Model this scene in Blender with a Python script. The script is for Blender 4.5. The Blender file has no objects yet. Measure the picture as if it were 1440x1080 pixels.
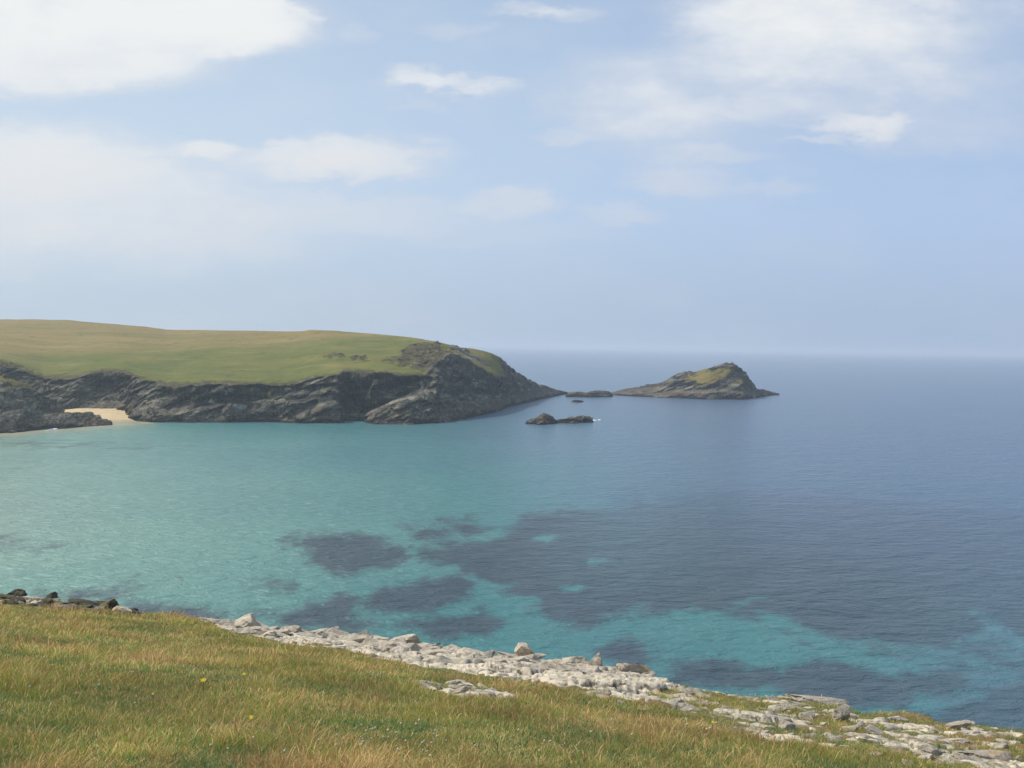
import bpy, math, random
import numpy as np
from mathutils import Matrix, Vector

random.seed(7)
RNG = np.random.default_rng(11)
scene = bpy.context.scene
COL = scene.collection

# ------------------------------------------------------------------ camera
H = 36.0                      # eye height above the sea, metres
F = 1400.0                    # focal length in photo pixels (1440 wide)
PITCH = math.atan(54.0 / F)
ROLL = 0.0155
f_ = np.array([0, math.cos(PITCH), -math.sin(PITCH)])
r0 = np.array([1.0, 0, 0]); u0 = np.array([0, math.sin(PITCH), math.cos(PITCH)])
r_ = math.cos(ROLL) * r0 + math.sin(ROLL) * u0
u_ = -math.sin(ROLL) * r0 + math.cos(ROLL) * u0
CAM = np.array([0, 0, H])

cam_d = bpy.data.cameras.new('camera')
cam_d.sensor_width = 36.0
cam_d.lens = 36.0 * F / 1440.0
cam_d.clip_start = 0.1
cam_d.clip_end = 120000.0
cam = bpy.data.objects.new('camera', cam_d)
COL.objects.link(cam)
cam.matrix_world = Matrix(((r_[0], u_[0], -f_[0], 0), (r_[1], u_[1], -f_[1], 0), (r_[2], u_[2], -f_[2], H), (0, 0, 0, 1)))
scene.camera = cam


def ray(px, py):
    px = np.asarray(px, float); py = np.asarray(py, float)
    d = f_ + ((px - 720) / F)[..., None] * r_ - ((py - 540) / F)[..., None] * u_
    return d


def at(px, py, Y):
    d = ray(px, py)
    return CAM + d * (np.asarray(Y, float) / d[..., 1])[..., None]


def sea(px, py):
    d = ray(px, py)
    return CAM + d * (-H / d[..., 2])[..., None]


def proj(x, y, z):
    d = np.stack([x, y, z - H], -1)
    w = d @ f_
    return 720 + F * (d @ r_) / w, 540 - F * (d @ u_) / w


# ------------------------------------------------------------------ noise
def _hash(ix, iy, iz, seed):
    h = (ix.astype(np.int64) * 374761393 + iy.astype(np.int64) * 668265263 + iz.astype(np.int64) * 2147483647 + seed * 974711) & 0xFFFFFFFF
    h = ((h ^ (h >> 13)) * 1274126177) & 0xFFFFFFFF
    h = ((h ^ (h >> 16)) * 2246822519) & 0xFFFFFFFF
    return ((h ^ (h >> 15)) & 0xFFFFFF) / float(0xFFFFFF)


def vnoise(x, y, z=None, seed=0):
    if z is None:
        z = np.zeros_like(x)
    ix, iy, iz = np.floor(x), np.floor(y), np.floor(z)
    fx, fy, fz = x - ix, y - iy, z - iz
    fx = fx * fx * (3 - 2 * fx); fy = fy * fy * (3 - 2 * fy); fz = fz * fz * (3 - 2 * fz)
    ix, iy, iz = ix.astype(np.int64), iy.astype(np.int64), iz.astype(np.int64)
    def c(a, b, d): return _hash(ix + a, iy + b, iz + d, seed)
    x00 = c(0, 0, 0) * (1 - fx) + c(1, 0, 0) * fx
    x10 = c(0, 1, 0) * (1 - fx) + c(1, 1, 0) * fx
    x01 = c(0, 0, 1) * (1 - fx) + c(1, 0, 1) * fx
    x11 = c(0, 1, 1) * (1 - fx) + c(1, 1, 1) * fx
    return ((x00 * (1 - fy) + x10 * fy) * (1 - fz) + (x01 * (1 - fy) + x11 * fy) * fz) * 2 - 1


def fbm(x, y, z=None, oct=4, seed=0, ridged=False, gain=.5):
    if z is None:
        z = np.zeros_like(x)
    s = np.zeros_like(x); a = 1.0; tot = 0; k = 1.0
    for o in range(oct):
        n = vnoise(x * k + 17.3 * o, y * k - 9.1 * o, z * k + 4.7 * o, seed + o)
        if ridged:
            n = 1 - 2 * np.abs(n)
        s += a * n; tot += a; a *= gain; k *= 2.03
    return s / tot


def cells(x, y, seed=0):
    """blocky cell noise: (height of nearest cell incl. its tilt, distance to border)"""
    ix, iy = np.floor(x), np.floor(y)
    d1 = np.full(x.shape, 9.0); d2 = np.full(x.shape, 9.0); h = np.zeros_like(x)
    zz = np.zeros_like(ix, dtype=np.int64)
    for dx in (-1, 0, 1):
        for dy in (-1, 0, 1):
            cx = (ix + dx).astype(np.int64); cy = (iy + dy).astype(np.int64)
            qx = cx + _hash(cx, cy, zz, seed); qy = cy + _hash(cx, cy, zz, seed + 1)
            vx, vy = x - qx, y - qy
            d = vx * vx + vy * vy
            hv = _hash(cx, cy, zz, seed + 2) + vx * (_hash(cx, cy, zz, seed + 3) - .5) * 1.2 + vy * (_hash(cx, cy, zz, seed + 4) - .5) * 1.2
            c = d < d1
            d2 = np.where(c, d1, np.minimum(d2, d)); h = np.where(c, hv, h); d1 = np.where(c, d, d1)
    return h, np.sqrt(d2) - np.sqrt(d1)


def sstep(a, b, x):
    t = np.clip((x - a) / (b - a), 0, 1)
    return t * t * (3 - 2 * t)


def poly_sd(px, py, poly):
    """signed distance to a polygon, positive inside"""
    P = np.array(poly, float); n = len(P)
    best = np.full(px.shape, 1e18); inside = np.zeros(px.shape, bool)
    for i in range(n):
        ax, ay = P[i]; bx, by = P[(i + 1) % n]
        ex, ey = bx - ax, by - ay
        t = np.clip(((px - ax) * ex + (py - ay) * ey) / (ex * ex + ey * ey + 1e-9), 0, 1)
        d = (px - ax - t * ex) ** 2 + (py - ay - t * ey) ** 2
        best = np.minimum(best, d)
        cr = ((ay > py) != (by > py)) & (px < ex * (py - ay) / (ey + 1e-12) + ax)
        inside ^= cr
    d = np.sqrt(best)
    return np.where(inside, d, -d)


# ------------------------------------------------------------------ mesh helpers
def mesh_np(name, V, Fq, mat, parent=None, smooth=True, attrs=None, cols=None):
    """Fq: (n,k) int array (k = 3 or 4) or list of such arrays"""
    me = bpy.data.meshes.new(name)
    if not isinstance(Fq, (list, tuple)):
        Fq = [Fq]
    me.vertices.add(len(V)); me.vertices.foreach_set('co', np.ascontiguousarray(V, dtype=np.float32).ravel())
    nl = sum(a.size for a in Fq); nf = sum(len(a) for a in Fq)
    me.loops.add(nl); me.polygons.add(nf)
    me.loops.foreach_set('vertex_index', np.concatenate([a.ravel() for a in Fq]).astype(np.int32))
    starts = []; tot = []; s = 0
    for a in Fq:
        k = a.shape[1]
        starts.append(s + np.arange(len(a)) * k); tot.append(np.full(len(a), k)); s += a.size
    me.polygons.foreach_set('loop_start', np.concatenate(starts).astype(np.int32))
    me.polygons.foreach_set('loop_total', np.concatenate(tot).astype(np.int32))
    me.update(calc_edges=True)
    me.validate()
    me.polygons.foreach_set('use_smooth', np.full(len(me.polygons), smooth, dtype=bool))
    for k, v in (attrs or {}).items():
        at_ = me.attributes.new(k, 'FLOAT', 'POINT'); at_.data.foreach_set('value', np.ascontiguousarray(v, dtype=np.float32).ravel())
    for k, v in (cols or {}).items():
        at_ = me.attributes.new(k, 'FLOAT_COLOR', 'POINT')
        c = np.ones((len(V), 4), np.float32); c[:, :3] = v
        at_.data.foreach_set('color', c.ravel())
    me.materials.append(mat)
    o = bpy.data.objects.new(name, me); COL.objects.link(o)
    if parent is not None:
        o.parent = parent
    return o


def grid_faces(nr, nc):
    i = np.arange(nr - 1)[:, None] * nc + np.arange(nc - 1)[None, :]
    i = i.ravel()
    return np.stack([i, i + 1, i + nc + 1, i + nc], -1)


def tag(o, label=None, cat=None, group=None, kind=None):
    if label: o['label'] = label
    if cat: o['category'] = cat
    if group: o['group'] = group
    if kind: o['kind'] = kind
    return o


# ------------------------------------------------------------------ materials
class NT:
    def __init__(self, tree):
        self.t = tree; self.n = tree.nodes; self.l = tree.links

    def new(self, typ, **kw):
        nd = self.n.new(typ)
        ins = kw.pop('ins', {})
        for k, v in kw.items():
            setattr(nd, k, v)
        for k, v in ins.items():
            self.put(nd, k, v)
        return nd

    def put(self, nd, k, v):
        s = nd.inputs[k]
        if isinstance(v, bpy.types.NodeSocket):
            self.l.new(v, s)
        elif isinstance(v, bpy.types.Node):
            self.l.new(v.outputs[0], s)
        else:
            if isinstance(v, (tuple, list)) and s.type == 'RGBA' and len(v) == 3:
                v = (*v, 1)
            s.default_value = v

    def math(self, op, a, b=0.0, c=None, clamp=False):
        nd = self.n.new('ShaderNodeMath'); nd.operation = op; nd.use_clamp = clamp
        self.put(nd, 0, a); self.put(nd, 1, b)
        if c is not None: self.put(nd, 2, c)
        return nd.outputs[0]

    def mix(self, fac, a, b, blend='MIX'):
        nd = self.n.new('ShaderNodeMix'); nd.data_type = 'RGBA'; nd.blend_type = blend
        self.put(nd, 0, fac); self.put(nd, 6, a); self.put(nd, 7, b)
        return nd.outputs[2]

    def ss(self, v, a, b, lo=0.0, hi=1.0):
        nd = self.n.new('ShaderNodeMapRange'); nd.interpolation_type = 'SMOOTHSTEP'
        self.put(nd, 0, v); self.put(nd, 1, a); self.put(nd, 2, b); self.put(nd, 3, lo); self.put(nd, 4, hi)
        return nd.outputs[0]

    def noise(self, vec, scale, detail=4.0, rough=.55, dist=0.0, lac=2.0):
        nd = self.n.new('ShaderNodeTexNoise')
        self.put(nd, 'Vector', vec); self.put(nd, 'Scale', scale); self.put(nd, 'Detail', detail)
        self.put(nd, 'Roughness', rough); self.put(nd, 'Distortion', dist)
        return nd.outputs[0]

    def ramp(self, fac, stops):
        nd = self.n.new('ShaderNodeValToRGB'); e = nd.color_ramp.elements
        while len(e) < len(stops): e.new(0.5)
        for i, (p, c) in enumerate(stops):
            e[i].position = p; e[i].color = (*c, 1)
        self.put(nd, 0, fac)
        return nd.outputs[0]

    def attr(self, name, col=False):
        nd = self.n.new('ShaderNodeAttribute'); nd.attribute_name = name
        return nd.outputs['Color' if col else 'Fac']

    def vscale(self, vec, s):
        nd = self.n.new('ShaderNodeMapping'); self.put(nd, 0, vec); nd.inputs['Scale'].default_value = s
        return nd.outputs[0]

    def bump(self, h, strength=1.0, dist=1.0, normal=None):
        nd = self.n.new('ShaderNodeBump'); self.put(nd, 'Height', h); nd.inputs['Strength'].default_value = strength
        nd.inputs['Distance'].default_value = dist
        if normal is not None: self.l.new(normal, nd.inputs['Normal'])
        return nd.outputs[0]


def material(name):
    m = bpy.data.materials.new(name); m.use_nodes = True
    t = NT(m.node_tree); p = m.node_tree.nodes['Principled BSDF']
    return m, t, p


def geo_pos(t):
    return t.new('ShaderNodeNewGeometry').outputs['Position']


# far cliffs and turf -------------------------------------------------
def mat_headland():
    m, t, p = material('cliff_and_turf')
    pos = geo_pos(t)
    sep = t.new('ShaderNodeSeparateXYZ', ins={0: pos}).outputs
    st = t.new('ShaderNodeMapping', ins={0: pos}); st.inputs['Rotation'].default_value = (0, math.radians(24), 0); st.inputs['Scale'].default_value = (.35, .6, 2.2)
    n1 = t.noise(st.outputs[0], .16, 6, .65, .4)
    n2 = t.noise(pos, .09, 5, .6)
    n3 = t.noise(pos, .9, 4, .6)
    rock = t.ramp(n1, [(.38, (.011, .015, .020)), (.50, (.032, .036, .039)), (.58, (.09, .084, .068)), (.68, (.36, .32, .24))])
    rock = t.mix(t.ss(n2, .47, .66, 0, .8), rock, t.ramp(n1, [(.35, (.035, .036, .036)), (.6, (.13, .105, .07)), (.75, (.26, .21, .14))]))
    rock = t.mix(t.ss(n3, .57, .70, 0, .45), rock, (.27, .25, .21))
    nz = t.new('ShaderNodeSeparateXYZ', ins={0: t.new('ShaderNodeNewGeometry').outputs['Normal']}).outputs[2]
    shelf = t.ss(nz, .30, .75)      # upward ledges painted paler: lichen and dry grass, plus sunlit contrast in the colour
    rock = t.mix(t.math('MULTIPLY', shelf, t.ss(t.noise(pos, .08, 6, .7), .42, .60, 0, .85)), rock, t.ramp(n1, [(.35, (.09, .08, .06)), (.55, (.30, .26, .18)), (.7, (.42, .37, .27))]))
    olive = t.ss(t.noise(pos, .22, 4, .6), .5, .62, 0, .55)
    rock = t.mix(olive, rock, (.095, .105, .04))
    # lower pale brown rock platform
    z = t.math('ADD', sep[2], t.math('MULTIPLY', t.math('SUBTRACT', n1, .5), 9.0))
    rock = t.mix(t.ss(z, 9.0, 4.5, 0, .55), rock, t.ramp(n3, [(.38, (.05, .045, .038)), (.52, (.19, .155, .11)), (.7, (.36, .29, .21))]))
    redz = t.math('MULTIPLY', t.ss(z, 3.4, 1.8), t.ss(n2, .47, .56))
    rock = t.mix(t.math('MULTIPLY', redz, .6), rock, (.17, .085, .06))
    rock = t.mix(t.ss(z, 2.0, .7, 0, .95), rock, (.018, .018, .017))   # seaweed-black tide band
    rock = t.mix(t.attr('pale'), rock, (.60, .58, .52))
    g = t.attr('turf'); tan = t.attr('tan')
    gn = t.noise(pos, .035, 5, .6); gf = t.noise(pos, .5, 4, .65)
    gs = t.noise(t.vscale(pos, (.5, 2.0, 1)), .02, 4, .6)
    green = t.ramp(gn, [(.3, (.080, .110, .012)), (.5, (.125, .140, .018)), (.7, (.20, .175, .035))])
    brown = t.ramp(gs, [(.3, (.165, .150, .038)), (.5, (.25, .180, .050)), (.7, (.31, .225, .075))])
    turf = t.mix(tan, green, brown)
    turf = t.mix(t.ss(gf, .35, .7, .0, .5), turf, (.16, .125, .05))
    turf = t.mix(t.ss(t.noise(t.vscale(pos, (.35, 1.6, 1)), .045, 6, .7, 1.0), .55, .66, 0, .5), turf, (.29, .24, .10))
    turf = t.mix(t.ss(t.noise(t.vscale(pos, (1, .5, 1)), .14, 5, .75), .54, .68, 0, .6), turf, (.055, .072, .022))
    edge = t.math('ADD', g, t.math('MULTIPLY', t.math('SUBTRACT', t.noise(pos, .25, 6, .75), .5), 1.5))
    e = t.ss(edge, .38, .62)
    sand = t.math('MULTIPLY', t.ss(edge, .30, .45), t.ss(edge, .64, .5))
    col = t.mix(e, rock, turf)
    col = t.mix(t.math('MULTIPLY', sand, .55), col, (.26, .19, .11))
    t.put(p, 'Base Color', col); t.put(p, 'Roughness', .95)
    p.inputs['Specular IOR Level'].default_value = .15
    h = t.math('ADD', t.math('MULTIPLY', n1, 3.2), t.math('MULTIPLY', n3, 1.0))
    h = t.math('MULTIPLY', h, t.math('SUBTRACT', 1.0, t.math('MULTIPLY', e, .75)))
    t.put(p, 'Normal', t.bump(h, .9, 1.6))
    return m


def mat_sea():
    m, t, p = material('sea_water')
    pos = geo_pos(t)
    weed = t.attr('weed'); depth = t.attr('shallow'); teal = t.attr('teal'); foamy = t.attr('murk')
    w = t.math('ADD', t.math('ADD', weed, t.math('MULTIPLY', t.math('SUBTRACT', t.noise(pos, .75, 4, .7), .5), .55)), t.math('MULTIPLY', t.math('SUBTRACT', t.noise(t.vscale(pos, (1, .6, 1)), .16, 8, .72), .5), 1.9))
    wm = t.math('MULTIPLY', t.ss(w, .22, .86), t.attr('soft'))
    sand = t.ramp(depth, [(0.0, (.085, .138, .215)), (.22, (.078, .158, .205)), (.5, (.070, .215, .205)), (.78, (.17, .33, .26)), (1.0, (.32, .42, .30))])
    sand = t.mix(teal, sand, (.045, .185, .175))
    big = t.noise(pos, .012, 4, .6)
    sand = t.mix(t.ss(big, .35, .7, 0, .25), sand, (.035, .12, .17))
    sand = t.mix(foamy, sand, (.40, .38, .25))
    wcol = t.ramp(t.noise(pos, .12, 5, .65), [(.3, (.028, .042, .062)), (.6, (.048, .064, .080))])
    col = t.mix(t.math('MULTIPLY', wm, .90), sand, wcol)
    t.put(p, 'Base Color', col)
    p.inputs['IOR'].default_value = 1.33
    t.put(p, 'Roughness', .22)
    p.inputs['Specular IOR Level'].default_value = .42
    rot = t.new('ShaderNodeMapping', ins={0: pos}); rot.inputs['Rotation'].default_value = (0, 0, math.radians(-38)); rot.inputs['Scale'].default_value = (.7, 1.1, 1)
    r = rot.outputs[0]
    h = t.math('ADD', t.math('MULTIPLY', t.noise(r, .12, 3, .5), 1.2), t.math('MULTIPLY', t.noise(r, .42, 5, .62, .4), 1.1))
    h = t.math('ADD', h, t.math('MULTIPLY', t.noise(r, 2.2, 3, .6), .12))
    t.put(p, 'Normal', t.bump(h, 1.0, 1.0))
    return m


def mat_sand():
    m, t, p = material('beach_sand'); pos = geo_pos(t)
    z = t.new('ShaderNodeSeparateXYZ', ins={0: pos}).outputs[2]
    c = t.ramp(t.noise(pos, .3, 5, .6), [(.3, (.50, .37, .19)), (.7, (.63, .48, .27))])
    c = t.mix(t.ss(z, .75, .15, 0, .6), c, (.25, .2, .11))
    t.put(p, 'Base Color', c); t.put(p, 'Roughness', .95)
    t.put(p, 'Normal', t.bump(t.noise(pos, 1.5, 4), .3, .3))
    return m


def mat_ground():
    m, t, p = material('cliff_top_ground'); pos = geo_pos(t)
    k = t.attr('stone')
    a = t.noise(pos, 1.1, 6, .65); b = t.noise(pos, 6.0, 5, .7); c = t.noise(pos, .35, 4, .6)
    d = t.noise(pos, 22.0, 3, .6)
    soil = t.ramp(b, [(.3, (.08, .085, .03)), (.55, (.15, .155, .05)), (.75, (.26, .21, .09))])
    soil = t.mix(t.ss(c, .4, .62), soil, t.ramp(b, [(.3, (.13, .095, .04)), (.7, (.29, .19, .09))]))
    rock = t.ramp(a, [(.28, (.12, .105, .08)), (.38, (.32, .285, .225)), (.52, (.63, .535, .39)), (.75, (.78, .68, .51))])
    rock = t.mix(t.ss(b, .52, .66, 0, .7), rock, (.14, .125, .10))
    rock = t.mix(t.ss(t.noise(pos, 2.3, 4, .6), .60, .70, 0, .8), rock, (.13, .12, .04))
    rock = t.mix(t.ss(d, .55, .7, 0, .35), rock, (.62, .58, .5))
    gp = t.math('ADD', t.attr('gap'), t.math('SUBTRACT', b, .5))
    rock = t.mix(t.ss(gp, .4, .95, 0, .75), rock, (.085, .072, .038))
    e = t.ss(t.math('ADD', k, t.math('MULTIPLY', t.math('SUBTRACT', t.noise(pos, 2.0, 5, .7), .5), .9)), .42, .58)
    t.put(p, 'Base Color', t.mix(e, soil, rock)); t.put(p, 'Roughness', .95)
    p.inputs['Specular IOR Level'].default_value = .2
    h = t.math('ADD', t.math('MULTIPLY', a, .3), t.math('MULTIPLY', b, .12))
    t.put(p, 'Normal', t.bump(h, .7, .6))
    return m


def mat_boulder(name, base, dark, lich, lichcol=(.45, .25, .07), seed=0.0):
    m, t, p = material(name)
    tc = t.new('ShaderNodeTexCoord').outputs['Object']
    oi = t.new('ShaderNodeObjectInfo').outputs
    pos = geo_pos(t)
    a = t.noise(pos, 2.6, 7, .68); b = t.noise(pos, 11.0, 5, .7); c = t.noise(pos, 1.1, 4, .6)
    v = t.ramp(a, [(.28, dark), (.46, tuple(x * .72 for x in base)), (.62, base), (.8, tuple(min(.8, x * 1.15) for x in base))])
    v = t.mix(t.ss(b, .50, .66, 0, .65), v, dark)
    v = t.mix(t.ss(c, 1 - lich, 1 - lich + .08, 0, .75), v, lichcol)
    v = t.mix(t.math('MULTIPLY', oi['Random'], .35), v, tuple(x * .55 for x in base))
    t.put(p, 'Base Color', v); t.put(p, 'Roughness', .95); p.inputs['Specular IOR Level'].default_value = .2
    h = t.math('ADD', t.math('MULTIPLY', a, .30), t.math('MULTIPLY', b, .12))
    t.put(p, 'Normal', t.bump(h, .9, .6))
    return m


def mat_blade():
    m, t, p = material('grass_blade')
    c = t.attr('tint', True)
    d = t.new('ShaderNodeBsdfDiffuse', ins={'Color': c}); tr = t.new('ShaderNodeBsdfTranslucent', ins={'Color': c})
    mx = t.new('ShaderNodeMixShader', ins={0: .4, 1: d, 2: tr})
    t.l.new(mx.outputs[0], m.node_tree.nodes['Material Output'].inputs[0])
    return m


def mat_plain(name, col, var=.2, scale=40, rough=.8):
    m, t, p = material(name)
    n = t.noise(geo_pos(t), scale, 3)
    t.put(p, 'Base Color', t.mix(t.ss(n, .35, .65, 0, 1), tuple(x * (1 - var) for x in col), tuple(min(1, x * (1 + var)) for x in col)))
    t.put(p, 'Roughness', rough)
    return m


def mat_foam():
    m, t, p = material('white_foam')
    n = t.noise(geo_pos(t), .9, 4)
    t.put(p, 'Base Color', t.mix(t.ss(n, .3, .6), (.6, .65, .66), (.85, .87, .88))); t.put(p, 'Roughness', .9)
    return m


M_HEAD, M_SEA, M_SAND, M_GROUND, M_BLADE, M_FOAM = mat_headland(), mat_sea(), mat_sand(), mat_ground(), mat_blade(), mat_foam()
M_PALE = mat_boulder('cream_lichened_rock', (.74, .64, .49), (.24, .195, .14), .38, (.5, .38, .2))
M_GREY = mat_boulder('grey_rock', (.56, .49, .385), (.12, .11, .095), .36, (.13, .12, .045))
M_DARK = mat_boulder('dark_lichened_rock', (.13, .12, .085), (.028, .027, .022), .5, (.24, .20, .09))
M_OCHRE = mat_boulder('rock_with_orange_lichen', (.70, .60, .46), (.22, .18, .14), .42, (.46, .27, .10))


# ------------------------------------------------------------------ height-field land from coast profiles
def interp(tq, ts, vs):
    return np.interp(tq, ts, vs)


class Prof:
    """knots of a cliff profile per direction t = X/Y: list of (Y, z) rows"""
    def __init__(self, rows, smooth=False):
        # rows: (t, [(Y,z), ...])
        rows = sorted(rows, key=lambda r: r[0])
        self.t = np.array([r[0] for r in rows])
        self.Y = np.array([[k[0] for k in r[1]] for r in rows])
        self.z = np.array([[k[1] for k in r[1]] for r in rows])
        if smooth:
            n = 900
            tt = np.linspace(self.t[0], self.t[-1], n)
            Y = np.stack([np.interp(tt, self.t, self.Y[:, i]) for i in range(self.Y.shape[1])], -1)
            z = np.stack([np.interp(tt, self.t, self.z[:, i]) for i in range(self.z.shape[1])], -1)
            k = np.hanning(91); k /= k.sum(); k2 = np.hanning(11); k2 /= k2.sum()
            f = lambda v, q: np.convolve(np.pad(v, len(q) // 2, mode='edge'), q, mode='valid')
            for i in range(Y.shape[1]):
                kk = k if i >= 5 else k2
                Y[:, i] = f(Y[:, i], kk)
                z[:, i] = f(z[:, i], k if i in (5, 7, 8) else k2)
            # keep the crest line where the silhouette wants it after its distance was smoothed
            z6 = np.interp(tt, self.t, (self.z[:, 6] - H) / self.Y[:, 6])
            z[:, 6] = H + f(z6, k2) * Y[:, 6]
            self.t, self.Y, self.z = tt, Y, z

    def knots(self, tq):
        Y = np.stack([np.interp(tq, self.t, self.Y[:, i]) for i in range(self.Y.shape[1])], -1)
        z = np.stack([np.interp(tq, self.t, self.z[:, i]) for i in range(self.z.shape[1])], -1)
        return Y, z

    def height(self, t2, Y2):
        Yk, zk = self.knots(t2)
        out = np.full(t2.shape, 0.0)
        n = Yk.shape[-1]
        out = zk[..., 0] + (Y2 - Yk[..., 0]) * .9
        out = np.maximum(out, -3.0)
        idx = np.zeros(t2.shape)
        for i in range(n - 1):
            a, b = Yk[..., i], Yk[..., i + 1]
            s = (Y2 - a) / np.maximum(b - a, .05)
            mk = (Y2 >= a) & ((Y2 < b) if i < n - 2 else (Y2 >= a))
            s = np.clip(s, 0, 1)
            out = np.where(mk, zk[..., i] + (zk[..., i + 1] - zk[..., i]) * s, out)
            idx = np.where(mk, i + s, idx)
        return out, idx


def z_at(px, py, Y):
    return at(np.float64(px), np.float64(py), Y)[2]


def t_of(px, py):
    d = ray(np.float64(px), np.float64(py)); return d[0] / d[1]


def seaY(px, py):
    return sea(np.float64(px), np.float64(py))[1]


def row(px, foot, ledge, cliff, crest, back):
    """foot=(py)|('Y',Y,z)  ledge=(z, off, width)  cliff=(py, off)  crest=(py, Y)  back=(dY, z)"""
    if isinstance(foot, tuple):
        Y0, z0 = foot[1], foot[2]; t = t_of(px, 590)
    else:
        Y0, z0 = seaY(px, foot), 0.0; t = t_of(px, foot)
    lz, lo, lw = ledge
    Yc = Y0 + cliff[1]; zc = z_at(px, cliff[0], Yc)
    lz = min(lz, zc * .8)
    Yr = crest[1] if crest[1] > 300 else Y0 + crest[1]
    zr = z_at(px, crest[0], Yr)
    k = [(Y0 - 2, z0 - 1.5), (Y0, z0), (Y0 + lo, z0 + lz * .9), (Y0 + lo + lw, z0 + lz), (Yc, zc),
         ((Yc * .6 + Yr * .4), zc * .55 + zr * .45), (Yr, zr), (Yr + back[0] * .4, zr - (zr - back[1]) * .25), (Yr + back[0], back[1])]
    return (t, k)


def polar_grid(t0, t1, nc, Ys):
    t = np.linspace(t0, t1, nc)
    T, YY = np.meshgrid(t, Ys)
    return T, YY


head_rows = [
    row(-260, ('Y', 478, 2.5), (4, 3, 3), (512, 16), (452, 980), (300, 35)),
    row(-60, ('Y', 476, 2.5), (4, 3, 3), (508, 18), (450, 930), (300, 40)),
    row(0, ('Y', 474, 2.5), (5, 3, 3), (511, 20), (449, 900), (300, 42)),
    row(25, ('Y', 472, 2.5), (5, 3, 3), (520, 17), (449, 890), (300, 42)),
    row(60, ('Y', 470, 2.5), (5, 3, 3), (534, 13), (449, 880), (300, 42)),
    row(100, ('Y', 470, 2.5), (4, 3, 3), (534, 13), (450, 870), (300, 42)),
    row(128, ('Y', 472, 2.5), (2.5, 2, 5), (526, 15), (453, 860), (300, 42)),
    row(158, ('Y', 474, 2.5), (2.5, 2, 5), (524, 15), (455, 850), (300, 42)),
    row(176, ('Y', 466, 2.0), (3.0, 3, 3), (524, 19), (457, 845), (300, 42)),
    row(187, 592, (3, 3, 5), (530, 36), (457.5, 840), (300, 42)),
    row(205, 593, (6, 4, 5), (538, 24), (459, 838), (300, 42)),
    row(235, 594, (4, 3, 6), (544, 16), (463.5, 820), (300, 40)),
    row(270, 594, (5, 3, 6), (542, 15), (464, 780), (300, 40)),
    row(310, 594, (7, 4, 7), (541, 15), (464.5, 760), (300, 40)),
    row(350, 594, (8, 4, 8), (542, 16), (465, 740), (300, 40)),
    row(400, 595, (9, 4, 9), (544, 17), (466, 720), (300, 38)),
    row(425, 595, (9, 4, 9), (538, 20), (465.5, 710), (300, 38)),
    row(435, 595, (10, 5, 9), (533, 22), (463.5, 705), (300, 38)),
    row(474, 596, (9, 5, 8), (529, 20), (465, 690), (260, 30)),
    row(482, 592, (1.5, 2, 12), (523, 20), (466, 688), (260, 28)),
    row(508, 592, (2.0, 2, 14), (523, 19), (468, 680), (250, 25)),
    row(522, 597, (4, 4, 22), (524, 31), (469, 670), (240, 20)),
    row(545, 597, (8, 8, 19), (526, 33), (471, 650), (230, 12)),
    row(575, 597, (12, 12, 16), (529, 34), (474, 625), (200, 0)),
    row(598, 596, (14, 16, 14), (528, 35), (478, 610), (180, -3)),
    row(612, 595, (10, 12, 6), (512, 38), (480, 600), (160, -3)),
    row(628, 593, (9, 12, 6), (498, 50), (484, 590), (150, -3)),
    row(645, 590, (7, 9, 6), (502, 44), (488.3, 588), (130, -3)),
    row(660, 587, (6, 8, 6), (510, 36), (489.5, 590), (120, -3)),
    row(680, 583, (6, 8, 6), (521, 30), (493.5, 598), (100, -3)),
    row(692, 580, (5, 7, 6), (527, 28), (497, 605), (90, -3)),
    row(705, 576, (5, 7, 5), (531, 26), (505, 612), (80, -3)),
    row(720, 571.5, (4, 6, 5), (538, 22), (520, 40), (60, -3)),
    row(740, 566.5, (3, 5, 4), (545, 16), (533, 32), (50, -3)),
    row(760, 561.5, (3, 4, 4), (548, 14), (541, 26), (40, -3)),
    row(780, 557.5, (2, 3, 3), (550, 10), (547.5, 18), (30, -3)),
    row(795, 554.5, (1, 2, 2), (553, 6), (551.5, 11), (20, -3)),
    row(802, 553.0, (.3, 1, 1), (553.5, 3), (553.2, 5), (10, -3)),
]


def displaced(T, YY, Z, rockm, amp=1.0, seed=0, fq=1.0):
    X = T * YY
    X0, Y0, Z0 = X, YY, Z
    X, YY, Z = X * fq, YY * fq, Z * fq
    # 3D displacement in tilted strata for rock faces
    a = math.radians(24)
    sx = X * math.cos(a) + Z * math.sin(a); sz = -X * math.sin(a) + Z * math.cos(a)
    n1 = fbm(sx * .05, YY * .08, sz * .30, 5, seed + 3, ridged=True)
    n2 = fbm(X * .35, YY * .35, Z * .5, 4, seed + 13)
    n3 = fbm(X * .06, YY * .05, Z * .09, 3, seed + 23)
    n4 = fbm(X * 1.1, YY * .9, Z * 1.3, 2, seed + 33)
    w = rockm * amp
    X, YY, Z = X0, Y0, Z0
    YY2 = YY + w * (3.8 * n1 + 1.4 * n2 + 4.5 * n3 + .5 * n4)
    X2 = X + w * (1.0 * n2 + 1.2 * n1)
    Z2 = Z + w * (1.3 * n1 + .9 * n2 + .35 * n4)
    return X2, YY2, Z2


def n_p(x, y, z):
    return fbm(x * .6, y * .6, z * .9, 3, 91)


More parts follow.
